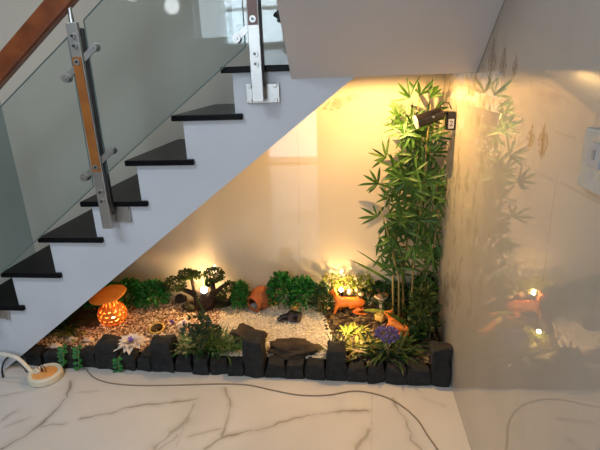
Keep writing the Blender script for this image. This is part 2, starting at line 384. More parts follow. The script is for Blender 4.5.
# small black bracket on the landing edge
b = MB(); bp = onY(285, 16, 2.3); b.box((bp.x-.01, 2.3, bp.z), (.05, .05, .05)); b.tube([(bp.x-.03, 2.3, bp.z), (bp.x-.05, 2.3, bp.z+.012)], .012, 10)
b.box((bp.x+.03, 2.3, bp.z), (.09, .014, .014))
b.tube([(bp.x+.07, 2.3, bp.z), (bp.x+.07, 2.3, 1.62)], .008, 8)
tag(b.build('black_bracket', mat('black_plastic', (.012, .012, .013), .35), bevel=.003), 'small black bracket behind the steel post at the top of the stairs', 'bracket')

# ------------------------------------------------------------------ garden ground
M_soil = mat('dark_soil', (.045, .028, .016), .95, col2=(.085, .05, .025), scale=30, bump=.6, bscale=50)
def gz(x, y): return .070+.018*noise.noise(Vector((x*3, y*3, 1)))+.06*max(0, (y-2.15))
def border_y(x): return 1.99-.03*(x+1.4)/1.9*1.3     # front line of the kerb stones
b = MB(); xs = np.arange(-1.86, RX-.003, .03); ys = np.arange(2.07, BY-.004, .03)
vs = [(x, y, gz(x, y)) for x in xs for y in ys]; ny = len(ys)
b.add(vs, [(i*ny+j, (i+1)*ny+j, (i+1)*ny+j+1, i*ny+j+1) for i in range(len(xs)-1) for j in range(ny-1)])
b.box((-.685, 2.34, .03), (2.33, .54, .06))
tag(b.build('garden_soil', M_soil, smooth=False), 'dark soil bed of the indoor garden under the stairs', 'soil', kind='stuff')
def inside(p, poly):
    x, y = p; c = False; n = len(poly)
    for i in range(n):
        x1, y1 = poly[i]; x2, y2 = poly[i-1]
        if (y1 > y) != (y2 > y) and x < (x2-x1)*(y-y1)/(y2-y1)+x1: c = not c
    return c
def wpoly(pts): return [tuple(onZ(*p))[:2] for p in pts]
def scatter(name, pts, n, size, M, label, cat, lift=0, flat=.6):
    poly = wpoly(pts); xs = [p[0] for p in poly]; ys = [p[1] for p in poly]; b = MB(); k = 0; t = 0
    for gx in np.arange(min(xs), max(xs), .012):
        for gy in np.arange(min(ys), max(ys), .012):
            if inside((gx+.006, gy+.006), poly) and border_y(gx)+.075 < gy < BY-.02 and gx < RX-.02:
                b.add([(X_, Y_, gz(X_, Y_)+lift*.5+size*.25) for X_, Y_ in ((gx, gy), (gx+.012, gy), (gx+.012, gy+.012), (gx, gy+.012))], [(0, 1, 2, 3)])
    while k < n and t < n*12:
        t += 1; x = random.uniform(min(xs), max(xs)); y = random.uniform(min(ys), max(ys))
        if not inside((x, y), poly) or y > BY-.02 or x > RX-.02 or y < border_y(x)+.06: continue
        s = size*random.uniform(.6, 1.4); z = gz(x, y)+lift+random.uniform(0, s*.5)
        vs = []
        R = Matrix.Rotation(random.uniform(0, 6.28), 3, 'Z') @ Matrix.Rotation(random.uniform(-.5, .5), 3, 'X')
        for u in ((1,0,0),(-1,0,0),(0,1,0),(0,-1,0),(0,0,1),(0,0,-1),(.6,.6,.3),(-.6,-.5,.4)):
            vs.append(Vector((x, y, z))+R @ Vector((u[0]*s*random.uniform(.7, 1.2), u[1]*s*random.uniform(.6, 1), u[2]*s*flat)))
        b.add(vs, [(0,6,4),(6,2,4),(2,1,4),(1,7,4),(7,3,4),(3,0,4),(0,2,6),(1,3,7),(2,0,5),(1,2,5),(3,1,5),(0,3,5)]); k += 1
    return tag(b.build(name, M), label, cat, kind='stuff')
M_white = speck('white_chips', [(.85, .76, .60), (.70, .60, .46), (.92, .84, .70), (.55, .45, .33), (.80, .72, .58)], 140)
M_brown = speck('brown_chips', [(.62, .40, .26), (.25, .13, .07), (.75, .55, .38), (.40, .22, .12), (.85, .70, .55), (.12, .06, .03)], 90)
M_peb = speck('mixed_pebbles', [(.05, .03, .015), (.13, .08, .035), (.02, .014, .01), (.26, .18, .09), (.07, .045, .025)], 45)
scatter('white_gravel', [(222,302),(246,296),(275,302),(318,308),(326,318),(336,345),(334,375),(204,375),(214,340),(220,318)], 8500, .0062, M_white, 'pale cream gravel spread across the middle of the garden bed', 'gravel', .012)
scatter('brown_gravel', [(20,350),(62,322),(95,326),(128,306),(170,298),(226,304),(222,325),(212,376),(60,372),(16,372)], 6500, .0078, M_brown, 'reddish brown gravel on the side of the bed below the stairs', 'gravel', .008)
scatter('dark_pebbles', [(312,300),(330,294),(440,300),(452,350),(450,380),(328,380),(334,345),(322,318)], 1300, .013, M_peb, 'dark brown pebbles under the orange deer and purple flowers', 'pebbles', .008)

# ------------------------------------------------------------------ kerb stones
M_bas = mat('basalt', (.007, .0078, .0085), .85, col2=(.017, .0185, .020), scale=25, bump=.8, bscale=45)
def rockbox(name, label, x0, x1, h, seed, group, y=None, depth=.085, M=None, top=.0, base=0):
    b = MB(); nx, ny, nz_ = 6, 5, 9; yf = border_y((x0+x1)/2) if y is None else y
    idx = {}; vs = []; fs = []
    def V(i, j, k):
        if (i, j, k) in idx: return idx[(i, j, k)]
        u = Vector((i/nx, j/ny, k/nz_)); p = Vector((x0+(x1-x0)*u.x, yf+depth*u.y, base+h*u.z))
        q = p*11+Vector((seed*5.3, seed*2.1, seed)); e = .007
        tap = 1-.16*u.z**4; p.z -= .008*(u.y*2-1)**2*u.z; p.x = (p.x-(x0+x1)/2)*tap+(x0+x1)/2
        p += Vector((noise.noise(q), noise.noise(q+Vector((9, 0, 0))), noise.noise(q+Vector((0, 9, 0)))*(1 if k == nz_ else 0)))*e*2.6
        p += Vector((noise.noise(q*4), noise.noise(q*4+Vector((9, 0, 0))), 0))*.003
        if k == 0: p.z = base
        idx[(i, j, k)] = len(vs); vs.append(p); return idx[(i, j, k)]
    for i in range(nx):
        for j in range(ny):
            fs.append((V(i,j,0), V(i,j+1,0), V(i+1,j+1,0), V(i+1,j,0))); fs.append((V(i,j,nz_), V(i+1,j,nz_), V(i+1,j+1,nz_), V(i,j+1,nz_)))
        for k in range(nz_):
            fs.append((V(i,0,k), V(i+1,0,k), V(i+1,0,k+1), V(i,0,k+1))); fs.append((V(i,ny,k), V(i,ny,k+1), V(i+1,ny,k+1), V(i+1,ny,k)))
    for j in range(ny):
        for k in range(nz_):
            fs.append((V(0,j,k), V(0,j,k+1), V(0,j+1,k+1), V(0,j+1,k))); fs.append((V(nx,j,k), V(nx,j+1,k), V(nx,j+1,k+1), V(nx,j,k+1)))
    b.add(vs, fs); o = b.build(name, M or M_bas, bevel=.005); return tag(o, label, 'kerb stone' if y is None else 'rock', group)
TALL = [(95,118,339,'beneath the orange lantern'), (150,173,339,'beside the low green grass tuft'), (243,264,336,'in front of the white gravel between two flat rocks'), (325,347,346,'just left of the yellow-lit leaves'), (430,452,346,'against the glossy tiled wall')]
def kx(px, py=372): return onY(px, py, border_y(0)).x
for i, (a, c, t, lab) in enumerate(TALL):
    x0, x1 = kx(a+.5), kx(c-.5); h = onY((a+c)/2, t+4, border_y((x0+x1)/2)).z
    if x1 > RX-.004: x1 = RX-.006; x0 = min(x0, x1-.1)
    rockbox('basalt_pillar', 'tall dark basalt block of the kerb '+lab, x0, x1, h, i+1, 'tall basalt blocks of the kerb', depth=.095)
SM = [(20,40,'at the low end of the stair underside'), (40,57,'behind the round white-rimmed puck'), (57,75,'with a green sprig hanging over it, nearest the puck'), (75,95,'touching the pillar below the lantern on its left'), (118,135,'in front of the larger white flower'), (135,150,'touching the second pillar from the left on its left'),
      (173,190,'under the left edge of the grass tuft'), (190,209,'under the centre of the grass tuft'), (209,227,'under the right edge of the grass tuft'), (227,243,'touching the middle pillar on its left'),
      (265,285,'touching the middle pillar on its right'), (285,305,'below the large flat rock'), (305,325,'touching the fourth pillar on its left'),
      (347,367,'touching the fourth pillar on its right'), (367,387,'below the left edge of the purple flowers'), (387,408,'below the right edge of the purple flowers'), (408,430,'touching the pillar at the tiled wall')]
for i, (a, c, lab) in enumerate(SM):
    x0, x1 = kx(a+.4), kx(c-.4); h = random.uniform(.078, .095) if a > 100 else random.uniform(.085, .095)
    if a >= 265 and a < 325: h = .092
    rockbox('basalt_cobble', 'low dark basalt cobble '+lab, x0, x1, h, i+11, 'low basalt cobbles of the kerb', depth=.08)

# ------------------------------------------------------------------ rocks in the bed
M_rock = mat('brown_rock', (.028, .018, .011), .9, col2=(.06, .038, .022), scale=18, bump=.9, bscale=35)
M_rockd = mat('mossy_rock', (.020, .022, .008), .9, col2=(.045, .038, .015), scale=18, bump=.9, bscale=35)
def rock(px, py, w, h, dep, label, M=M_rock, seed=0, rot=0, name='rock', tilt=0):
    p = onZ(px, py, .095); p.y = min(p.y, BY-.01-dep*.62); p.z = gz(p.x, p.y)+h*.42+.008; R = Matrix.Rotation(rot, 3, 'Z') @ Matrix.Rotation(tilt, 3, 'Y')
    b = MB(); b.ball(p, (w/2, dep/2, h/2), R, 28, 18, jit=.38, seed=seed)
    return tag(b.build(name, M, smooth=True), label, 'rock')
rock(249, 338, .19, .09, .14, 'brown sloping rock behind the middle basalt pillar', seed=2, tilt=.25)
rock(293, 350, .27, .07, .15, 'large flat brown rock on the gravel near the kerb', seed=3)
rock(222, 307, .12, .05, .10, 'dark flat rock right of the bonsai trunk', M_rockd, 4)
rock(191, 311, .09, .05, .08, 'dark mossy rock left of the bonsai trunk', M_rockd, 5)
rock(183, 301, .07, .06, .07, 'reddish brown rock under the left bonsai crown', seed=6)
rock(250, 292, .17, .10, .07, 'dark mossy rock behind the terracotta jar', M_rockd, 7)
rock(150, 352, .07, .05, .07, 'brown rock between two tall kerb pillars', seed=8)
M_cream = mat('cream_stone', (.80, .62, .34), .7, col2=(.70, .5, .25), scale=20)
M_yel = mat('yellow_stone', (.80, .50, .12), .6, col2=(.65, .38, .08), scale=20)
rock(295, 311, .05, .06, .045, 'small round yellow stone behind the black spotlight', M_yel, 9, name='yellow_stone')
rock(274, 307, .05, .03, .04, 'small ochre stone at the base of the terracotta jar', M_yel, 10, name='ochre_stone')
rock(380, 322, .06, .065, .05, 'yellow rounded stone above the purple flowers', M_yel, 11, name='yellow_stone')
for i, (px, py) in enumerate(((327,297),(342,291),(350,292),(357,290),(361,294),(363,314),(329,309))):
    p = onY(px, py, 2.53); r_ = .015+.003*(i % 3)
    b = MB(); z_ = at(px, py, 1, p.y).z; b.ball((p.x, p.y, z_), (r_, r_, r_*.85), n=14, k=9, jit=.2, seed=i)
    b.tube([(p.x, p.y, z_-r_*.6), (p.x+.003, p.y+.004, gz(p.x, p.y)-.01)], .003, 6)
    tag(b.build('cream_bud', M_cream, smooth=True), 'round cream bud %s' % ['beside the head of the left orange deer', 'above the back of the left orange deer, closest to its neck', 'above the middle back of the left orange deer', 'above the rump of the left orange deer, higher one', 'above the rump of the left orange deer, lower one', 'below the yellow-green strap leaf', 'in front of the forelegs of the left orange deer'][i], 'bud', 'cream buds around the orange deer')
# pale stones at the kerb on the stair side
for i, (px, py, lab) in enumerate(((55,343,'low under the stair edge'), (88,337,'just behind the kerb left of the tall pillar'), (72,336,'between the two green sprigs'))):
    rock(px, py+2, .06, .028, .045, 'flat pinkish white stone '+lab, mat('pinkish_stone', (.82, .62, .5), .7), 20+i, name='pale_stone')

# ------------------------------------------------------------------ leaves and plants
def leafmat(n, a, b_, tr=.25, rough=.45, sc=25): return mat(n, a, rough, col2=b_, scale=sc, trans=tr)
M_box = leafmat('boxwood_leaf', (.008, .10, .018), (.035, .27, .045))
M_bam = leafmat('bamboo_leaf', (.018, .075, .010), (.07, .17, .025), .3, sc=9)
M_dkg = leafmat('dark_leaf', (.012, .045, .015), (.03, .09, .02))
M_olive = leafmat('olive_leaf', (.018, .04, .008), (.055, .09, .016))
M_grass = leafmat('grass_leaf', (.015, .09, .02), (.06, .19, .035))
M_ylw = leafmat('yellow_leaf', (.26, .28, .04), (.50, .44, .09), .3)
M_ylg = leafmat('yellow_green_leaf', (.22, .30, .04), (.42, .42, .08), .3)
M_fern = leafmat('fern_leaf', (.015, .055, .01), (.05, .11, .02), .2)
M_stem = mat('plant_stem', (.16, .12, .05), .7, col2=(.22, .18, .08), scale=30)
M_trunk = mat('bonsai_bark', (.014, .007, .005), .85, col2=(.03, .015, .010), scale=40, bump=.7)
def rdir():
    while True:
        v = Vector((random.uniform(-1, 1), random.uniform(-1, 1), random.uniform(-1, 1)))
        if .1 < v.length < 1: return v.normalized()
def clump(b, c, r, n, L, W, mi=0, low=-.4):
    for _ in range(n):
        u = rdir()
        if u.z < low: u.z = -u.z
        k = random.uniform(.55, 1.0); p = Vector(c)+Vector((u.x*r[0], u.y*r[1], u.z*r[2]))*k
        if p.y > BY-.012: p.y = BY-.012-random.uniform(0, .02)
        if p.x > RX-.012: p.x = RX-.02
        d = (u+rdir()*.8); d.y = d.y if p.y < BY-.03 else -abs(d.y); b.dia(p, d, L*random.uniform(.7, 1.2), W*random.uniform(.8, 1.2), u+rdir()*.6, mi)
def bush(name, label, px0, px1, ptop, pbase, y, n, M, L=.025, W=.016, dep=.09, cat='bush', group=None):
    a = onY(px0, pbase, y); c = onY(px1, pbase, y); zt = onY((px0+px1)/2, ptop, y).z
    m_ = (a+c)/2; g = gz(m_.x, y); h = (zt-g)/2; t = thing(name, label, cat, (m_.x, y, g), group); b = MB()
    w = (c.x-a.x)/2; k = max(1, round(w/.06))
    for i in range(k):
        cx = m_.x+(-w+(2*i+1)*w/k) if k > 1 else m_.x
        clump(b, (cx, y, g+h*random.uniform(.9, 1.05)), (min(w, w/k*1.35), dep, h*random.uniform(.95, 1.1)), n//k, L, W)
    b.build('foliage', M, t)
    s = MB()
    for i in range(max(4, k*3)):
        x = m_.x+random.uniform(-w, w)*.7; s.tube([(m_.x, y, g-.02), (x, y, g+.005), (x+random.uniform(-.02, .02), y+random.uniform(-.02, .02), g+h*1.5)], [.004, .004, .002], 6)
    s.build('stem', M_stem, t)
    return t
bush('boxwood_bush', 'dense green boxwood bush right behind the orange lantern', 78, 122, 284, 315, 2.46, 1500, M_box)
bush('boxwood_bush', 'dense green boxwood bush between the lantern and the bonsai', 122, 166, 281, 310, 2.48, 1800, M_box)
bush('boxwood_bush', 'dark boxwood bush deepest under the low stairs', 50, 80, 300, 322, 2.47, 700, M_dkg)
bush('boxwood_bush', 'bright green bush right of the terracotta jar', 272, 314, 275, 306, 2.50, 1700, M_box)
bush('boxwood_bush', 'small green bush left of the terracotta jar', 234, 247, 281, 302, 2.50, 550, M_box)
bush('leafy_bush', 'dark leafy bush between the boxwood and the orange deer', 312, 332, 284, 304, 2.47, 420, M_dkg)
bush('flowering_bush', 'yellow-green flowering bush against the wall above the orange deer', 322, 372, 275, 296, 2.565, 650, M_ylg, L=.02, W=.014, dep=.045)
bush('leafy_bush', 'dark broad-leaved bush under the bamboo at the mushrooms', 366, 410, 284, 306, 2.57, 520, M_dkg, L=.035, W=.018, dep=.07)

# bonsai
bp = onZ(205, 309, .10); Yb = bp.y; t = thing('bonsai_tree', 'dark gnarled bonsai tree with several leafy crowns', 'bonsai', (bp.x, Yb, gz(bp.x, Yb)))
b = MB(); z0 = gz(bp.x, Yb)-.01
def B(px, py, dy=0): q = onY(px, py, Yb+dy); return q
b.tube([(bp.x, Yb, z0), B(201, 300), B(198, 293, .01), B(194, 286), B(191, 278)], [.055, .046, .032, .016, .008], 12)
b.tube([(bp.x+.01, Yb, z0), B(209, 299), B(212, 291), B(213, 282)], [.05, .044, .028, .01], 12)
b.tube([B(203, 300), B(192, 293), B(182, 289), B(175, 285)], [.028, .018, .013, .007], 10)
b.tube([B(208, 300), B(217, 291), B(224, 285), B(230, 284)], [.025, .015, .010, .006], 10)
b.tube([B(210, 298), B(217, 298), B(221, 295)], [.018, .012, .006], 8)
b.tube([(bp.x, Yb, z0+.02), B(197, 308), B(190, 311)], [.03, .018, .008], 8)
b.tube([(bp.x, Yb, z0+.02), B(212, 310), B(219, 313)], [.03, .016, .008], 8)
b.build('trunk', M_trunk, t, smooth=True)
for px, py, w, h in ((187,274,.055,.026),(196,275,.035,.02),(214,275,.065,.045),(230,287,.036,.036),(221,295,.034,.028),(175,284,.075,.045),(208,283,.02,.02)):
    c = MB(); clump(c, B(px, py), (w, w*.8, h), 620 if w > .05 else 300, .015, .011, low=-1); c.build('foliage', M_olive, t)
# round bulb glowing in the bonsai
g = MB(); q = B(204, 290, -.01); g.ball(q, .021, n=20, k=12)
bulbT = thing('globe_lamp', 'round glowing white lamp in the fork of the bonsai', 'lamp', q)
g.build('bulb', emis('bulb_glow', (1, .93, .82), 9), bulbT, smooth=True)
g = MB(); g.tube([q-Vector((0, 0, .02)), q-Vector((0, .0, .045)), (q.x, q.y, gz(q.x, q.y))], [.012, .008, .006], 10); g.build('stake', mat('black_stake', (.01, .01, .01), .5), bulbT)

# front sapling and grass tuft
def straps(b, c, n, L, W, spread=1, droop=.9, mi=0, dirs=None, seg=6, lift=1.0):
    for i in range(n):
        a = random.uniform(0, 6.28) if dirs is None else dirs[i % len(dirs)]+random.uniform(-.25, .25)
        d = Vector((math.cos(a)*spread, math.sin(a)*spread, lift*random.uniform(.7, 1.2)))
        b.leaf(Vector(c)+Vector((random.uniform(-.02, .02), random.uniform(-.02, .02), 0)), d, L*random.uniform(.6, 1.15), W, droop=droop*random.uniform(.6, 1.3), seg=seg, mi=mi)
for i, (px, py, lab) in enumerate(((190,356,'left of the sapling'), (212,356,'right of the sapling'), (232,357,'left of the middle kerb pillar'))):
    p = onZ(px, py, .10); p.y = max(p.y, border_y(p.x)+.11); g_ = gz(p.x, p.y); b = MB()
    if i < 2:
        for k in range(9): straps(b, (p.x+random.uniform(-.075, .075), p.y+random.uniform(-.03, .03), g_), 28, .15, .0065, .7, .8, seg=4)
    else:
        for k in range(3): straps(b, (p.x+random.uniform(-.02, .02), p.y, g_), 18, .10, .005, .6, .6, seg=4)
    tag(b.build('grass_tuft', M_grass), 'green fine-bladed grass tuft behind the kerb '+lab, 'grass tuft', 'grass tufts behind the kerb')
p = onZ(200, 352, .10); t = thing('sapling', 'small sapling with dark rounded leaves growing out of the grass tuft', 'plant', (p.x, p.y, gz(p.x, p.y)))
b = MB(); lv = MB(); top = onY(201, 322, p.y)
for dx, hh in ((-10, 330), (-5, 322), (2, 320), (8, 326), (13, 330), (0, 338)):
    q = onY(200+dx, hh, p.y+random.uniform(-.03, .03)); b.tube([(p.x, p.y, gz(p.x, p.y)-.01), ((p.x+q.x)/2, p.y, (q.z+p.z)/2+.02), q], [.005, .004, .002], 6)
    clump(lv, q, (.035, .035, .028), 36, .032, .022, low=-1)
b.build('stem', M_stem, t); lv.build('foliage', leafmat('sapling_leaf', (.015, .05, .02), (.05, .075, .03)), t)
b = MB(); q0 = onY(194, 296, p.y+.08); b.leaf(onY(207, 318, p.y+.05), onY(196, 297, p.y+.05)-onY(207, 318, p.y+.05), .14, .010, seg=4); b.build('long_leaf', M_grass, t)

# plants on the lantern side
p = onZ(66, 326, .10); b = MB(); straps(b, (p.x, p.y, gz(p.x, p.y)), 30, .20, .020, .9, .8)
tag(b.build('strap_leaf_plant', M_dkg), 'dark strap-leaved plant under the stairs left of the lantern', 'plant')
p = onZ(72, 331, .10); b = MB(); straps(b, (p.x, p.y, gz(p.x, p.y)), 18, .13, .017, 1.1, 1.0)
tag(b.build('leafy_plant', M_ylg), 'small yellow-green leafed plant in front of the dark strap-leaved plant', 'plant')
for i, (px, py, yb, lab) in enumerate(((63,345,367,'nearest the white-rimmed puck'), (78,346,371,'left of the pillar below the lantern'), (118,358,376,'right of the pillar below the lantern'))):
    y_ = border_y(0)+.012; b = MB(); st = MB(); q0 = onY(px, py, border_y(-1.2)-.012); q1 = onY(px+1, yb-3, border_y(-1.2)-.012)
    t = thing('trailing_sprig', 'green trailing sprig hanging over the kerb '+lab, 'sprig', q1, 'trailing sprigs over the kerb')
    st.tube([(q0.x, q0.y+.05, q0.z+.005), q0, (q0+q1)/2+Vector((.004, -.006, 0)), q1], .0025, 6)
    for k in range(9):
        s_ = k/8; c = q0.lerp(q1, s_); b.dia(c, Vector((random.choice((-1, 1)), -.35, random.uniform(-.4, .4))), .034, .024, (0, -1, .4))
        if k % 2: b.dia(c, Vector((random.uniform(-.5, .5), -.4, -.8)), .03, .02, (0, -1, .2))
    b.build('foliage', M_box, t); st.build('stem', M_stem, t)

# flowers with violet centres
M_pet = mat('white_petal', (.88, .78, .70), .6, trans=.25); M_vio = mat('violet_petal', (.16, .07, .42), .6, col2=(.28, .16, .6), scale=60)
def blossom(px, py, r, lab, n=9, z=.12, lay=3):
    p = onZ(px, py, z); t = thing('white_flower', lab, 'flower', p); b = MB()
    for l in range(lay):
        for k in range(n):
            a = 6.283*k/n+l*.35+random.uniform(-.1, .1); el = .12+.4*l
            b.leaf(p, Vector((math.cos(a), math.sin(a), el)), r*(1-.18*l)*random.uniform(.85, 1.1), r*.42, droop=.35, seg=3, fold=.35)
    b.build('petals', M_pet, t); c = MB()
    for k in range(12): a = random.uniform(0, 6.28); c.leaf(p+Vector((0, 0, .004)), Vector((math.cos(a), math.sin(a), 1.4)), r*.36, r*.16, droop=.2, seg=2)
    c.build('flower_centre', M_vio, t)
    s = MB(); s.tube([(p.x, p.y, gz(p.x, p.y)-.008), (p.x+.003, p.y, p.z)], .003, 6); s.build('stem', M_stem, t)
blossom(131, 343, .092, 'large white flower with violet centre between two kerb pillars', 11, .135)
blossom(184, 324, .048, 'white flower with violet centre beside the sapling', 9, .12)
p = onZ(172, 323, .11); b = MB()
for k in range(16): b.dia(p, rdir()+Vector((0, 0, .8)), .022, .014, (0, 0, 1))
b.tube([(p.x, p.y, gz(p.x, p.y)-.005), p], .002, 5)
tag(b.build('violet_flower', M_vio), 'tiny violet flower on the brown gravel', 'flower')

# brass-rimmed dish
p = onZ(157, 329, .095); p.z = gz(p.x, p.y)+.017; R = Matrix.Rotation(.25, 3, 'X'); t = thing('dish', 'small oval dish with golden rim and dark inside on the brown gravel', 'dish', p)
b = MB(); b.lathe([(0, -.008), (.032, -.008), (.042, .0), (.046, .010), (.043, .013), (.036, .010)], p, R, 28); b.build('rim', mat('gold_glaze', (.60, .40, .08), .3), t, smooth=True)
b = MB(); b.lathe([(.0, -.002), (.028, .0), (.036, .0095)], p, R, 28); b.ball(p+Vector((.004, 0, .008)), (.010, .010, .008), n=12, k=8); b.build('bowl', mat('dark_glaze', (.05, .03, .01), .15), t, smooth=True)

# ------------------------------------------------------------------ lantern
M_terra = mat('orange_clay', (.80, .29, .04), .55, col2=(.72, .23, .03), scale=30, bump=.1, trans=.10)
p = onZ(114, 322, .10); p.z = gz(p.x, p.y)+.006; t = thing('clay_lantern', 'pierced orange clay lantern with wide flat lid, glowing inside', 'lantern', p)
pr_ = [(.036, 0)]+[(.084*math.sin(a)**.85, .072-.072*math.cos(a)) for a in np.linspace(.42, 2.62, 18)]+[(.040, .145), (.040, .178)]
holes = set(); NS = 56
for i in range(2, 15, 3):
    for j in range(0, NS, 4):
        jj = (j+(2 if (i//3) % 2 else 0)) % NS; holes |= {(i, jj), (i, (jj+1) % NS)}
        if (j//4) % 3 == 0: holes.add((i+1, (jj+1) % NS))
for j in range(0, NS, 5): holes |= {(18, j), (18, (j+1) % NS), (19, j), (19, (j+1) % NS)}
b = MB(); b.lathe(pr_, p, None, NS, skip=lambda i, j: (i, j) in holes); o = b.build('lantern_body', M_terra, t, smooth=True)
so = o.modifiers.new('thick', 'SOLIDIFY'); so.thickness = .004; so.offset = -1
b = MB(); Rl = Matrix.Rotation(.16, 3, 'Y') @ Matrix.Rotation(-.30, 3, 'X').inverted() @ Matrix.Rotation(0, 3, 'X')
lc = p+Vector((-.004, 0, .184)); Rl = Matrix.Rotation(-.10, 3, 'Y') @ Matrix.Rotation(.10, 3, 'X')
b.lathe([(0, -.004), (.055, -.006), (.100, .006), (.108, .014), (.104, .020), (.065, .012), (0, .012)], lc, Rl, 40); b.build('lid', M_terra, t, smooth=True)
b = MB(); b.ball(p+Vector((.020, -.030, .05)), .014, n=16, k=10); b.build('bulb', emis('lantern_bulb', (1, .62, .22), 40), t, smooth=True)
light('lantern_light', 'POINT', p+Vector((-.01, -.01, .085)), 1.3, (1, .60, .26), .02)

# ------------------------------------------------------------------ terracotta jar lying on its side
M_jar = mat('terracotta', (.50, .15, .045), .7, col2=(.36, .10, .03), scale=18, bump=.15)
p0 = onZ(253, 312, .10); ax = Vector((.50, .80, .16)).normalized(); c0 = Vector((p0.x, p0.y, gz(p0.x, p0.y)+.066))
R = ax.to_track_quat('Z', 'Y').to_matrix(); t = thing('terracotta_jar', 'terracotta jar lying on its side at the edge of the white gravel', 'jar', (c0.x, c0.y, gz(c0.x, c0.y)))
b = MB(); b.lathe([(.036, .004), (.044, .0), (.054, .0), (.056, .008), (.049, .016), (.048, .024), (.064, .045), (.073, .075), (.070, .105), (.052, .135), (.030, .148), (0, .149)], c0, R, 40)
b.lathe([(.036, .004), (.040, .024), (.058, .05), (.066, .075), (.060, .105), (0, .135)][::-1], c0, R, 40); b.build('jar_body', M_jar, t, smooth=True)
b = MB(); b.ball(c0+ax*.02+Vector((0, 0, -.018)), (.028, .022, .02), n=14, k=9, jit=.3, seed=4); b.build('grey_filling', mat('grey_fill', (.28, .26, .25), .8), t, smooth=True)

# ------------------------------------------------------------------ black spotlights
M_blk = mat('gloss_black', (.005, .005, .006), .25, col2=(.010, .008, .012), scale=30)
p = onZ(291, 321, .10); g_ = gz(p.x, p.y)+.012
t = thing('garden_spotlight', 'glossy black garden spotlight lying on the white gravel', 'spotlight', (p.x, p.y, g_))
b = MB(); b.tube([(p.x+.055, p.y-.01, g_+.035), (p.x-.005, p.y+.012, g_+.038)], [.033, .031], 20); b.tube([(p.x-.005, p.y+.012, g_+.038), (p.x-.02, p.y+.016, g_+.038)], [.031, .018], 20); b.build('lamp_head', M_blk, t, bevel=.003)
b = MB(); b.tube([(p.x-.015, p.y+.01, g_+.030), (p.x-.065, p.y-.002, g_+.022)], [.022, .017], 14); b.ball((p.x-.06, p.y-.002, g_+.018), (.024, .02, .014), n=12, k=8); b.build('bracket', M_blk, t)
b = MB(); b.lathe([(.0, 0), (.022, 0), (.026, .003)], (p.x+.012, p.y-.028, g_+.040), Matrix.Rotation(math.pi/2, 3, 'X'), 16); b.build('lens', mat('lens', (.05, .04, .08), .08), t)

# wall-mounted spotlight
bw = at(453, 120, 0, RX-.01); t = thing('wall_spotlight', 'black cylindrical spotlight bracketed to the tiled wall among the bamboo leaves', 'spotlight', (RX, bw.y, bw.z))
yq = bw.y; za, zb_ = at(453, 111, 0, RX-.01).z, at(453, 130, 0, RX-.01).z
b = MB(); b.box((RX-.0225, yq, (za+zb_)/2), (.041, .05, za-zb_)); b.build('wall_plate', M_blk, t, bevel=.003)
b = MB(); b.box((RX-.0225, yq-.0258, (za+zb_)/2-.012), (.026, .001, .044)); st = b.build('sticker', mat('white_sticker', (.72, .72, .74), .5), t)
fc = bpy.data.curves.new('sticker_number', 'FONT'); fc.body = '2'; fc.size = .036; fc.extrude = .0003; fc.align_x = 'CENTER'; fc.align_y = 'CENTER'
fc.materials.append(mat('ink', (.02, .02, .03), .6)); ft = bpy.data.objects.new('t', fc); C.objects.link(ft); bpy.context.view_layer.update()
fm = bpy.data.meshes.new_from_object(ft.evaluated_get(bpy.context.evaluated_depsgraph_get())); bpy.data.objects.remove(ft); bpy.data.curves.remove(fc)
fo = bpy.data.objects.new('printed_number', fm); C.objects.link(fo); fo.parent = st
wl = Vector((RX-.0225, yq-.0268, (za+zb_)/2-.012)); fo.location = wl-Vector(st.location)-Vector(t.location); fo.rotation_euler = (math.pi/2, 0, 0)
h0 = onY(441, 113, yq-.01); h1 = onY(420, 122, yq-.03); h1.x = h0.x-.115; ar = Vector((RX-.02, yq, za-.012))
b = MB(); b.tube([ar, (h0.x+.01, yq-.004, h0.z+.002)], [.009, .007], 10); b.box(((h0.x+ar.x)/2+.01, yq-.002, (h0.z+ar.z)/2), (.05, .02, .012)); b.build('arm', M_blk, t, bevel=.002)
b = MB(); b.tube([h0+Vector((.012, 0, .006)), h0+Vector((.006, 0, .003)), h0, h1], [.016, .026, .030, .031], 24); b.build('lamp_head', M_blk, t, smooth=False)
dd = (h1-h0).normalized(); b = MB(); b.tube([h1-dd*.001, h1+dd*.004], .0325, 24); b.build('front_ring', mat('light_ring', (.75, .72, .66), .4), t)
b = MB(); b.tube([h0+Vector((-.01, -.01, .03)), h0+Vector((.008, -.01, .048)), h0+Vector((.032, -.008, .046)), h0+Vector((.045, -.004, .018))], .003, 8); b.build('cable', M_blk, t, smooth=True)
b = MB(); b.tube([h0.lerp(h1, .35)+Vector((0, -.029, 0)), h0.lerp(h1, .35)+Vector((0, -.034, 0))], .005, 10); b.build('screw', M_steel, t)

# ------------------------------------------------------------------ orange deer
M_deer = mat('orange_glaze', (.85, .24, .03), .45, col2=(.75, .18, .02), scale=20)
def skinned(name, pts, edges, rads, M, loc, rz=0, sc=1, sub=2):
    me = bpy.data.meshes.new(name); me.from_pydata([tuple(Vector(p)*sc) for p in pts], edges, [])
    o = bpy.data.objects.new(name, me); C.objects.link(o); o.location = loc; o.rotation_euler = (0, 0, rz)
    sk = o.modifiers.new('skin', 'SKIN'); sk.use_smooth_shade = True
    for i, r_ in enumerate(rads):
        sv = me.skin_vertices[0].data[i]; r2 = r_ if hasattr(r_, '__len__') else (r_, r_); sv.radius = (r2[0]*sc, r2[1]*sc); sv.use_root = (i == 0)
    s_ = o.modifiers.new('sub', 'SUBSURF'); s_.levels = sub; s_.render_levels = sub; me.materials.append(M); return o
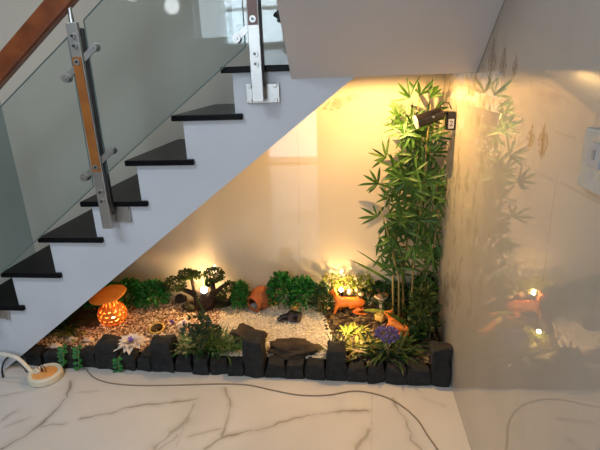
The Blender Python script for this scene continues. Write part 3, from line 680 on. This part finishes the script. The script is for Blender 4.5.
# x forward = -x (faces left); lying deer, about 0.17 long
DP = [(.03,0,.055),(.0,0,.058),(-.035,0,.060),(-.052,0,.075),(-.058,0,.090),(-.066,0,.104),(-.086,0,.102),(-.100,0,.099),   # 0-7 body, neck, head, muzzle
      (.060,0,.056),(.082,0,.062),                                                                                                  # rump, tail
      (-.055,-.016,.035),(-.062,-.018,.012),(-.066,-.018,.0),                                                                       # front leg
      (-.045,.016,.035),(-.020,.020,.014),(-.040,.020,.006),                                                                        # tucked foreleg
      (.055,-.022,.030),(.020,-.026,.018),(.052,-.028,.008),(.085,-.028,.006),                                                      # hind leg
      (.055,.022,.030),(.030,.026,.014),(.070,.026,.006),
      (-.062,-.014,.115),(-.058,-.028,.122),(-.062,.014,.115),(-.058,.028,.122)]                                                    # ears
DE = [(0,1),(1,2),(2,3),(3,4),(4,5),(5,6),(6,7),(0,8),(8,9),(2,10),(10,11),(11,12),(2,13),(13,14),(14,15),(8,16),(16,17),(17,18),(18,19),(8,20),(20,21),(21,22),(5,23),(23,24),(5,25),(25,26)]
DR = [.024,.024,.022,.015,.012,.016,.011,.007,.021,.006,.010,.006,.005,.010,.006,.005,.013,.009,.006,.005,.013,.009,.005,.005,.003,.005,.003]
p = onZ(348, 312, .10); d1 = skinned('deer_figurine', DP, DE, DR, M_deer, (p.x, p.y, gz(p.x, p.y)+.012), .05, 1.28)
tag(d1, 'orange ceramic deer lying down facing the gravel beside the cream buds', 'figurine')
p = onZ(397, 333, .10); d2 = skinned('deer_figurine', DP, DE, DR, M_deer, (p.x, p.y, gz(p.x, p.y)+.012), -.75, .95)
tag(d2, 'orange ceramic figurine half hidden behind the purple flowers', 'figurine')
# second lamp, behind the deer
q = onZ(341, 300, .10); q = Vector((q.x, 2.50, .165)); q = onY(341, 290, q.y)
t = thing('bullet_lamp', 'tiny glowing lamp behind the neck of the orange deer', 'lamp', q)
g = MB(); g.ball(q, .011, n=12, k=8); g.build('bulb', emis('bullet_glow', (1, .85, .62), 60), t, smooth=True)
g = MB(); g.tube([q+Vector((.004, .0, -.007)), (q.x+.01, q.y+.01, gz(q.x, q.y)-.005)], [.010, .006], 10); g.build('stake', M_blk, t)
L_b = q

# mushrooms
M_cap = mat('mushroom_cap', (.30, .17, .07), .5, col2=(.15, .08, .03), scale=40); M_stalk = mat('mushroom_stalk', (.85, .76, .58), .6)
for px, py, s_, lab in ((370,306,1.05,'smaller cream mushroom ornament, on the deer side of its twin'), (381,309,1.3,'larger cream mushroom ornament, on the fern side of its twin')):
    p = onZ(px, py, .10); g_ = gz(p.x, p.y); t = thing('mushroom', lab, 'mushroom', (p.x, p.y, g_), 'mushroom ornaments')
    b = MB(); b.lathe([(.010*s_, 0), (.009*s_, .02*s_), (.011*s_, .045*s_), (.022*s_, .062*s_), (.036*s_, .074*s_), (.037*s_, .079*s_)], (p.x, p.y, g_), None, 20); b.build('stalk', M_stalk, t, smooth=True)
    b = MB(); b.lathe([(.037*s_, .079*s_), (.030*s_, .090*s_), (.016*s_, .096*s_), (0, .098*s_)], (p.x, p.y, g_), None, 20); b.build('cap', M_cap, t, smooth=True)

# purple flowers with strap leaves, yellow-lit plant
p = onZ(390, 362, .10); p.y = max(p.y, border_y(p.x)+.11); g_ = gz(p.x, p.y); t = thing('agapanthus', 'purple-blue flower head over dark strap leaves behind the kerb', 'flower', (p.x, p.y, g_))
b = MB()
for k in range(5): straps(b, (p.x+random.uniform(-.05, .06), p.y+random.uniform(-.01, .05), g_), 15, .19, .016, .85, 1.0)
b.build('leaves', M_dkg, t); hd = onY(387, 334, p.y); st = MB(); fl = MB(); st.tube([(p.x, p.y, g_), (hd.x, hd.y, hd.z)], .004, 6)
for k in range(60):
    u = rdir(); u.z = u.z*.7; c = hd+Vector((u.x*.052, u.y*.045, u.z*.042)); st.tube([hd, c], .0012, 4, cap=False)
    for j in range(4): fl.dia(c, u+rdir()*.9, .018, .010, u)
clump(fl, hd, (.045, .04, .034), 160, .018, .011, low=-1)
st.build('stem', M_stem, t); fl.build('blossom', mat('blue_violet', (.13, .10, .36), .6, col2=(.22, .18, .5), scale=40, trans=.2), t)
p = onZ(358, 350, .10); p.y = max(p.y, border_y(p.x)+.11); g_ = gz(p.x, p.y); b = MB()
for k in range(5): straps(b, (p.x+random.uniform(-.04, .05), p.y+random.uniform(-.01, .06), g_), 8, .12, .017, .8, .9)
tag(b.build('variegated_plant', M_ylw), 'bright yellow-leaved plant beside the fourth kerb pillar', 'plant')
p = onZ(352, 331, .10); g_ = gz(p.x, p.y); b = MB()
for k in range(4): straps(b, (p.x+random.uniform(-.07, .05), p.y+random.uniform(-.04, .04), g_), 12, .07, .016, .9, .7)
tag(b.build('ground_cover_plant', M_ylg), 'low yellow-green plant in front of the left orange deer', 'plant')
p = onZ(333, 352, .10); g_ = gz(p.x, p.y); b = MB(); straps(b, (p.x, max(p.y, 2.07), g_), 26, .15, .007, .7, .7, seg=5)
tag(b.build('grass_tuft', M_olive), 'sparse olive grass tuft behind the fourth kerb pillar', 'grass tuft', 'grass tufts behind the kerb')
q = onZ(357, 362, .13); q.y = 2.055; b = MB(); b.leaf((q.x-.02, q.y, .12), (1, -.2, .1), .07, .014, droop=.1, seg=3); b.leaf((q.x-.03, q.y, .13), (.8, -.3, .1), .09, .012, droop=.2, seg=3)
tag(b.build('fallen_leaf', mat('pink_yellow_leaf', (.8, .6, .35), .5, trans=.2)), 'pale yellow fallen leaf lying over a low cobble', 'leaf')
b = MB(); q = onZ(386, 314, .13); q1 = onZ(362, 312, .13); b.leaf(onY(388, 312, 2.4), onY(362, 310, 2.38)-onY(388, 312, 2.4), .15, .026, nrm=(0, -.6, 1), seg=5); b.tube([onY(388, 312, 2.4), (onY(388, 312, 2.4).x+.02, 2.41, .09)], .003, 6)
tag(b.build('broad_leaf', M_ylg), 'single yellow-green broad leaf below the mushroom ornaments', 'leaf')

bush('leafy_bush', 'olive leafy bush between the figurine and the corner fern', 411, 434, 286, 332, 2.24, 260, M_olive, L=.05, W=.018, dep=.10)
bush('leafy_bush', 'dark leafy bush in the corner at the foot of the bamboo', 412, 434, 276, 312, 2.46, 330, M_dkg, L=.05, W=.02, dep=.08)
# ferns beside the wall
def frond(b, p, d, L, W, droop=.8, n=16):
    p = Vector(p); d = Vector(d).normalized(); q = p.copy(); dd = d.copy(); sd = d.cross(Vector((0, 0, 1)))
    if sd.length < .01: sd = Vector((1, 0, 0))
    sd.normalize(); pts = []
    for i in range(n+1):
        t_ = i/n; pts.append(q.copy()); w = W*(1-t_)**.7*min(1, .35+t_*5)
        if i:
            for s in (-1, 1): b.leaf(q, sd*s+dd*.5, w, L/n*1.15, nrm=sd.cross(dd), seg=2, droop=.15)
        dd = (dd+Vector((0, 0, -droop/n))).normalized(); q = q+dd*(L/n)
    b.tube(pts, [.003]*n+[.001], 5, cap=False)
p = onZ(420, 340, .10); g_ = gz(p.x, p.y); t = thing('fern', 'dark green fern in the corner by the tiled wall', 'fern', (p.x, p.y, g_))
for k, (dx, dy, dz, L) in enumerate(((.15,.1,1,.30),(-.25,-.1,1,.28),(.35,-.25,.9,.24),(-.5,.1,.8,.25),(0,-.5,.8,.24),(-.1,.5,1,.30),(.25,.35,1,.24),(-.5,-.45,.6,.22))):
    b = MB(); frond(b, (p.x, p.y+.03, g_), (dx, dy, dz), L, .055, .9)
    b.v = [(min(x, RX-.008), y, z) for x, y, z in b.v]; b.build('frond', M_fern, t)
p = onZ(430, 318, .10); g_ = gz(p.x, p.y); t = thing('fern', 'taller serrated fern behind the corner fern, at the foot of the bamboo', 'fern', (p.x, p.y, g_))
for k, (dx, dy, dz, L) in enumerate(((.1,-.1,1,.30),(-.35,0,1,.30),(.3,-.3,1,.22),(-.55,-.2,.7,.26),(-.1,.3,1,.28))):
    b = MB(); frond(b, (p.x-.03, p.y, g_), (dx, dy, dz), L, .05, 1.0)
    b.v = [(min(x, RX-.008), min(y, BY-.01), z) for x, y, z in b.v]; b.build('frond', M_fern, t)
for i, (px, lab) in enumerate(((408,'in the fern below the bamboo'),)):
    p = onZ(px, 318, .10); g_ = gz(p.x, p.y); b = MB()
    for k in range(3): straps(b, (p.x+random.uniform(-.05, .05), p.y, g_), 14, .26, .012, .7, .9)
    b.v = [(min(x, RX-.01), min(y, BY-.01), z) for x, y, z in b.v]
    tag(b.build('long_leaf_plant', M_olive), 'olive long-leaved plant arching '+lab, 'plant')

# ------------------------------------------------------------------ bamboo
t = thing('bamboo_plant', 'tall leafy green bamboo plant standing in the corner by the tiled wall', 'bamboo', (*tuple(onZ(405, 308, .1))[:2], .08))
YB = 2.40; rb = random.Random(11)
def Bm(px, py, dy=0): return onY(px, py, YB+dy)
M_culm = mat('bamboo_culm', (.20, .17, .06), .5, col2=(.30, .24, .09), scale=12)
stems = [([(394,306),(393,270),(394,235),(398,190),(404,140),(410,100)], 0), ([(404,308),(404,270),(408,230),(413,180),(416,130),(420,92)], .05), ([(412,309),(413,270),(419,225),(424,180),(427,140),(431,105)], -.03),
         ([(420,310),(424,270),(428,235),(434,200),(440,178)], .06), ([(400,307),(399,280),(392,250),(384,220),(379,205)], -.05), ([(406,308),(401,260),(390,215),(384,180)], .04), ([(416,309),(424,285),(433,250),(437,225)], .0)]
for pts, dy in stems:
    b = MB(); P = [Bm(x, y, dy) for x, y in pts]; P[0].z = min(P[0].z, gz(P[0].x, P[0].y)-.01); P[0].z = .075
    P = [Vector((min(p_.x, RX-.03), p_.y, p_.z)) for p_ in P]; n = len(P)
    b.tube(P, [.0075-.0055*i/(n-1) for i in range(n)], 8); b.build('culm', M_culm, t, smooth=True)
def fan(b, px, py, dy, n, L, base=None, spread=1.2, dirang=None):
    c = Bm(px, py, dy); c.x = min(c.x, RX-.04)
    for k in range(n):
        a = (dirang if dirang is not None else rb.uniform(0, 6.28))+((k-(n-1)/2)/max(1, n-1))*2*spread*1.0+rb.uniform(-.15, .15)
        d = Vector((math.cos(a), rb.uniform(-.45, .35), math.sin(a)))
        l = L*rb.uniform(.7, 1.15)
        b.leaf(c, d, l, .0150*rb.uniform(.8, 1.15), nrm=(rb.uniform(-.5, .5), -1, rb.uniform(0, .8)), droop=rb.uniform(.0, .35), seg=4, fold=.2)
fans = [(410,98,0,5,.10,2.2,1.0),(420,95,0,4,.10,1.4,.9),(430,98,0,4,.09,.9,.7),(418,112,0,4,.10,-1.4,1.2),(434,110,-.02,4,.09,-.3,1.2),(406,112,0,4,.10,3.0,.6),(402,128,0,4,.11,2.6,.8),(404,138,-.02,5,.10,-1.2,1.2),
        (386,158,.02,6,.10,2.6,1.1),(378,184,-.02,6,.10,2.7,1.3),(377,217,0,5,.10,2.4,1.1),(380,238,-.03,3,.12,-1.5,.35),(430,137,-.04,4,.13,.1,.5),(422,130,0,4,.09,1.0,1.0),
        (440,185,-.03,5,.09,.3,1.3),(443,178,0,3,.08,1.1,.6),(447,188,-.03,3,.06,-.6,.6),(438,225,0,4,.09,.4,1.1),(440,250,0,4,.08,-.5,1.0),(399,118,0,3,.09,2.0,.6)]
b = MB()
for px, py, dy, n, L, an, sp in fans: fan(b, px, py, dy, n, L, None, sp, an)
for k in range(128):
    v_ = rb.random(); py = 120+155*v_**.85
    cx = 411+ (2 if py > 180 else 4); hw = 11+ (py-120)*.22 if py < 190 else 27
    if py > 235: hw = 27-(py-235)*.12
    px = cx+rb.uniform(-hw, hw); fan(b, px, py, rb.uniform(-.10, .12), rb.randint(3, 6), .10, None, rb.uniform(.8, 2.0), rb.uniform(0, 6.28))
for px, py in ((432,272),(437,283),(428,290),(436,262),(425,275),(385,268),(381,256)): fan(b, px, py, 0, 4, .09, None, 1.5, rb.uniform(0, 6))
b.v = [(min(x, RX-.006), min(y, BY-.006), z) for x, y, z in b.v]
b.build('foliage', M_bam, t)
# long thin leaves reaching over the flowering bush
for i, (x0_, y0_, x1_, y1_) in enumerate(((400,290,342,268),(398,282,352,264),(402,295,356,284),(404,286,372,262))):
    pass
b = MB()
for (x0_, y0_, x1_, y1_) in ((400,288,345,272),(398,282,352,264),(402,292,352,276)):
    P = [Bm(x0_, y0_, .02), Bm((x0_+x1_)/2, min(y0_, y1_)-2, .08), Bm(x1_, y1_, .12)]; b.leaf(P[0], P[1]-P[0]+Vector((0, 0, .02)), (P[2]-P[0]).length*1.05, .012, nrm=(0, -.5, 1), droop=.35, seg=7)
b.build('arching_leaf', M_bam, t)

# ------------------------------------------------------------------ things on the floor
p = onZ(46.5, 378, 0); Rp = Matrix.Rotation(-.05, 3, 'Y'); t = thing('round_puck', 'round white-rimmed puck with orange mottled top on the marble floor', 'puck', (p.x, p.y, 0))
b = MB(); b.lathe([(0, .001), (.078, .001), (.084, .006), (.084, .034), (.078, .040), (.064, .040), (.060, .034)], (p.x, p.y, 0), None, 48); b.build('rim', mat('ivory_plastic', (.74, .68, .54), .4), t, smooth=False, bevel=.001)
b = MB(); b.lathe([(.061, .033), (.04, .036), (0, .037)], (p.x, p.y, 0), None, 40); b.build('top', mat('mottled_orange', (.85, .30, .04), .5, col2=(.72, .45, .18), scale=55), t, smooth=True)
b = MB()
for dx in (-.012, .006): b.tube([(p.x-.02+dx, p.y+.0, .036), (p.x-.028+dx, p.y+.005, .062), (p.x-.02+dx, p.y+.01, .070), (p.x-.004+dx, p.y+.005, .060), (p.x+.0+dx, p.y+.0, .036)], .0022, 6)
b.build('wire_loop', M_blk, t, smooth=True)
def smooth_path(P, n=6):
    P = [Vector(p) for p in P]; out = []; Q = [P[0]]+P+[P[-1]]
    for i in range(1, len(Q)-2):
        for k in range(n):
            s_ = k/n; a, b_, c, d_ = Q[i-1], Q[i], Q[i+1], Q[i+2]
            out.append(.5*((2*b_)+(c-a)*s_+(2*a-5*b_+4*c-d_)*s_*s_+(3*b_-a-3*c+d_)*s_**3))
    return out+[P[-1]]
c0 = Vector((p.x-.07, p.y+.0, .030)); yc = c0.y
pts = [c0+Vector((.045, -.005, .018)), c0, onY(20, 360, yc+.01), onY(8, 355, yc+.02), onY(-8, 354, yc+.02), onY(-30, 360, yc+.02)]
pts += [Vector((pts[-1].x-.12, yc+.02, .014)), Vector((pts[-1].x-.5, yc-.1, .012))]
b = MB(); b.tube(smooth_path(pts), .010, 10)
tag(b.build('white_hose', mat('ivory_hose', (.74, .70, .60), .45), smooth=True), 'thick ivory cord curving up from the round puck', 'cord')
yk = yc+.035; b = MB(); b.tube(smooth_path([onZ(3, 377, .006), onY(2, 370, yk), onY(4, 362, yk), onY(10, 356, yk), onY(16, 357, yk+.01), onY(22, 364, yk+.02), onZ(27, 372, .006)]), .005, 8)
tag(b.build('black_wire', M_blk, smooth=True), 'thin black cord looping on the floor behind the ivory cord', 'cord')
cp = [(86,369),(90,374),(97,379),(110,383),(130,385),(150,385.5),(180,385),(213,384),(235,384),(252,385.5),(272,390),(300,395),(328,395),(354,391),(376,394),(396,402),(416,418),(428,436),(438,450),(444,462)]
b = MB(); b.tube(smooth_path([onZ(x, y, .0035) for x, y in cp]), .0032, 8)
tag(b.build('brown_cord', mat('beige_cord', (.26, .20, .14), .6), smooth=True), 'thin beige-brown cord snaking over the marble floor before the kerb', 'cord')

# wrapped socket panel on the tiled wall
t_a = at(586, 127, 0, RX-.022); t_b = at(580, 187, 0, RX-.022)
y1_ = t_a.y; zt = t_a.z; zb_ = t_b.z; wd = .16
t = thing('switch_panel', 'pale plastic-wrapped switch box on the tiled wall', 'switch', (RX, y1_-wd/2, zb_))
b = MB(); b.box((RX-.012, y1_-wd/2, (zt+zb_)/2), (.022, wd, zt-zb_)); b.build('box', mat('white_plastic', (.42, .45, .48), .3, col2=(.50, .47, .38), scale=11, bump=.9, bscale=16), t, bevel=.004)
b = MB(); b.box((RX-.0245, y1_-.055, (zt+zb_)/2+.012), (.004, .05, .045)); b.build('rocker', mat('grey_rocker', (.38, .41, .45), .3), t, bevel=.001)
b = MB(); b.box((RX-.0270, y1_-.055, (zt+zb_)/2+.014), (.002, .010, .018)); b.build('indicator', mat('grey_mark', (.25, .27, .3), .3), t)

_d = FW + RT*((172-300)/F) + UP*((225-6)/F); _P = EYE+_d*(BY/_d.y); _t = (BY-yF)/_d.y; lampc = (_P.x+_d.x*_t, yF+.002, _P.z+_d.z*_t)
# round lamp on the wall behind the viewer (seen as a reflection)
b = MB(); b.lathe([(0, .03), (.10, .03), (.12, 0)], lampc, Matrix.Rotation(-math.pi/2, 3, 'X'), 24)
tag(b.build('wall_lamp', emis('lamp_face', (1, 1, 1), 8)), 'round white wall lamp reflected at the top of the glass railing', 'lamp')

# ------------------------------------------------------------------ light
DAY = (.86, .92, 1.0)
light('daylight_window', 'AREA', (-1.3, yF-.35, 2.43), 52, DAY, (1.5, 1.05), (-math.pi/2, 0, 0)).rotation_euler = (math.radians(90), 0, 0)
light('daylight_door', 'AREA', (-1.0, yF-.35, .95), 18, DAY, (.9, 1.8), (math.radians(90), 0, 0))
light('ceiling_panel', 'AREA', (-1.7, .2, 3.19), 36, (.88, .94, 1), (1.2, .6))
W = (1, .58, .20)
sp = light('wall_spot_light', 'SPOT', h1+dd*.02, 7, W, .028, spot_size=math.radians(120), spot_blend=.8)
sp.rotation_euler = (onY(330, 230, BY)-h1).to_track_quat('-Z', 'Y').to_euler()
qb = Vector(bulbT.location); light('globe_light', 'POINT', qb+Vector((0, .0, .028)), 7.0, (1, .62, .25), .02)
light('bullet_light', 'POINT', L_b+Vector((0, -.0, .012)), 4.6, (1, .58, .20), .008)
light('added_niche_fill', 'SPOT', (.14, 2.19, 1.4648), 38, (1, .55, .17), .002, (0, 0, 0), spot_size=math.radians(178), spot_blend=.25)  # warm fill added under the landing to brighten the niche wall, no fitting
q = onZ(352, 340, .10); light('kerb_light', 'POINT', (q.x-.01, q.y+.05, gz(q.x, q.y)+.07), 1.3, (1, .68, .28), .01)
w = bpy.data.worlds.new('world'); bpy.context.scene.world = w; w.use_nodes = True
w.node_tree.nodes['Background'].inputs[0].default_value = (.75, .85, 1, 1); w.node_tree.nodes['Background'].inputs[1].default_value = 1.1
sc = bpy.context.scene; sc.view_settings.view_transform = 'Standard'; sc.view_settings.look = 'None'; sc.view_settings.gamma = 1; sc.view_settings.exposure = 0.0
sc.view_settings.use_curve_mapping = False
sc.cycles.use_denoising = True
sc.cycles.max_bounces = 10; sc.cycles.transparent_max_bounces = 24
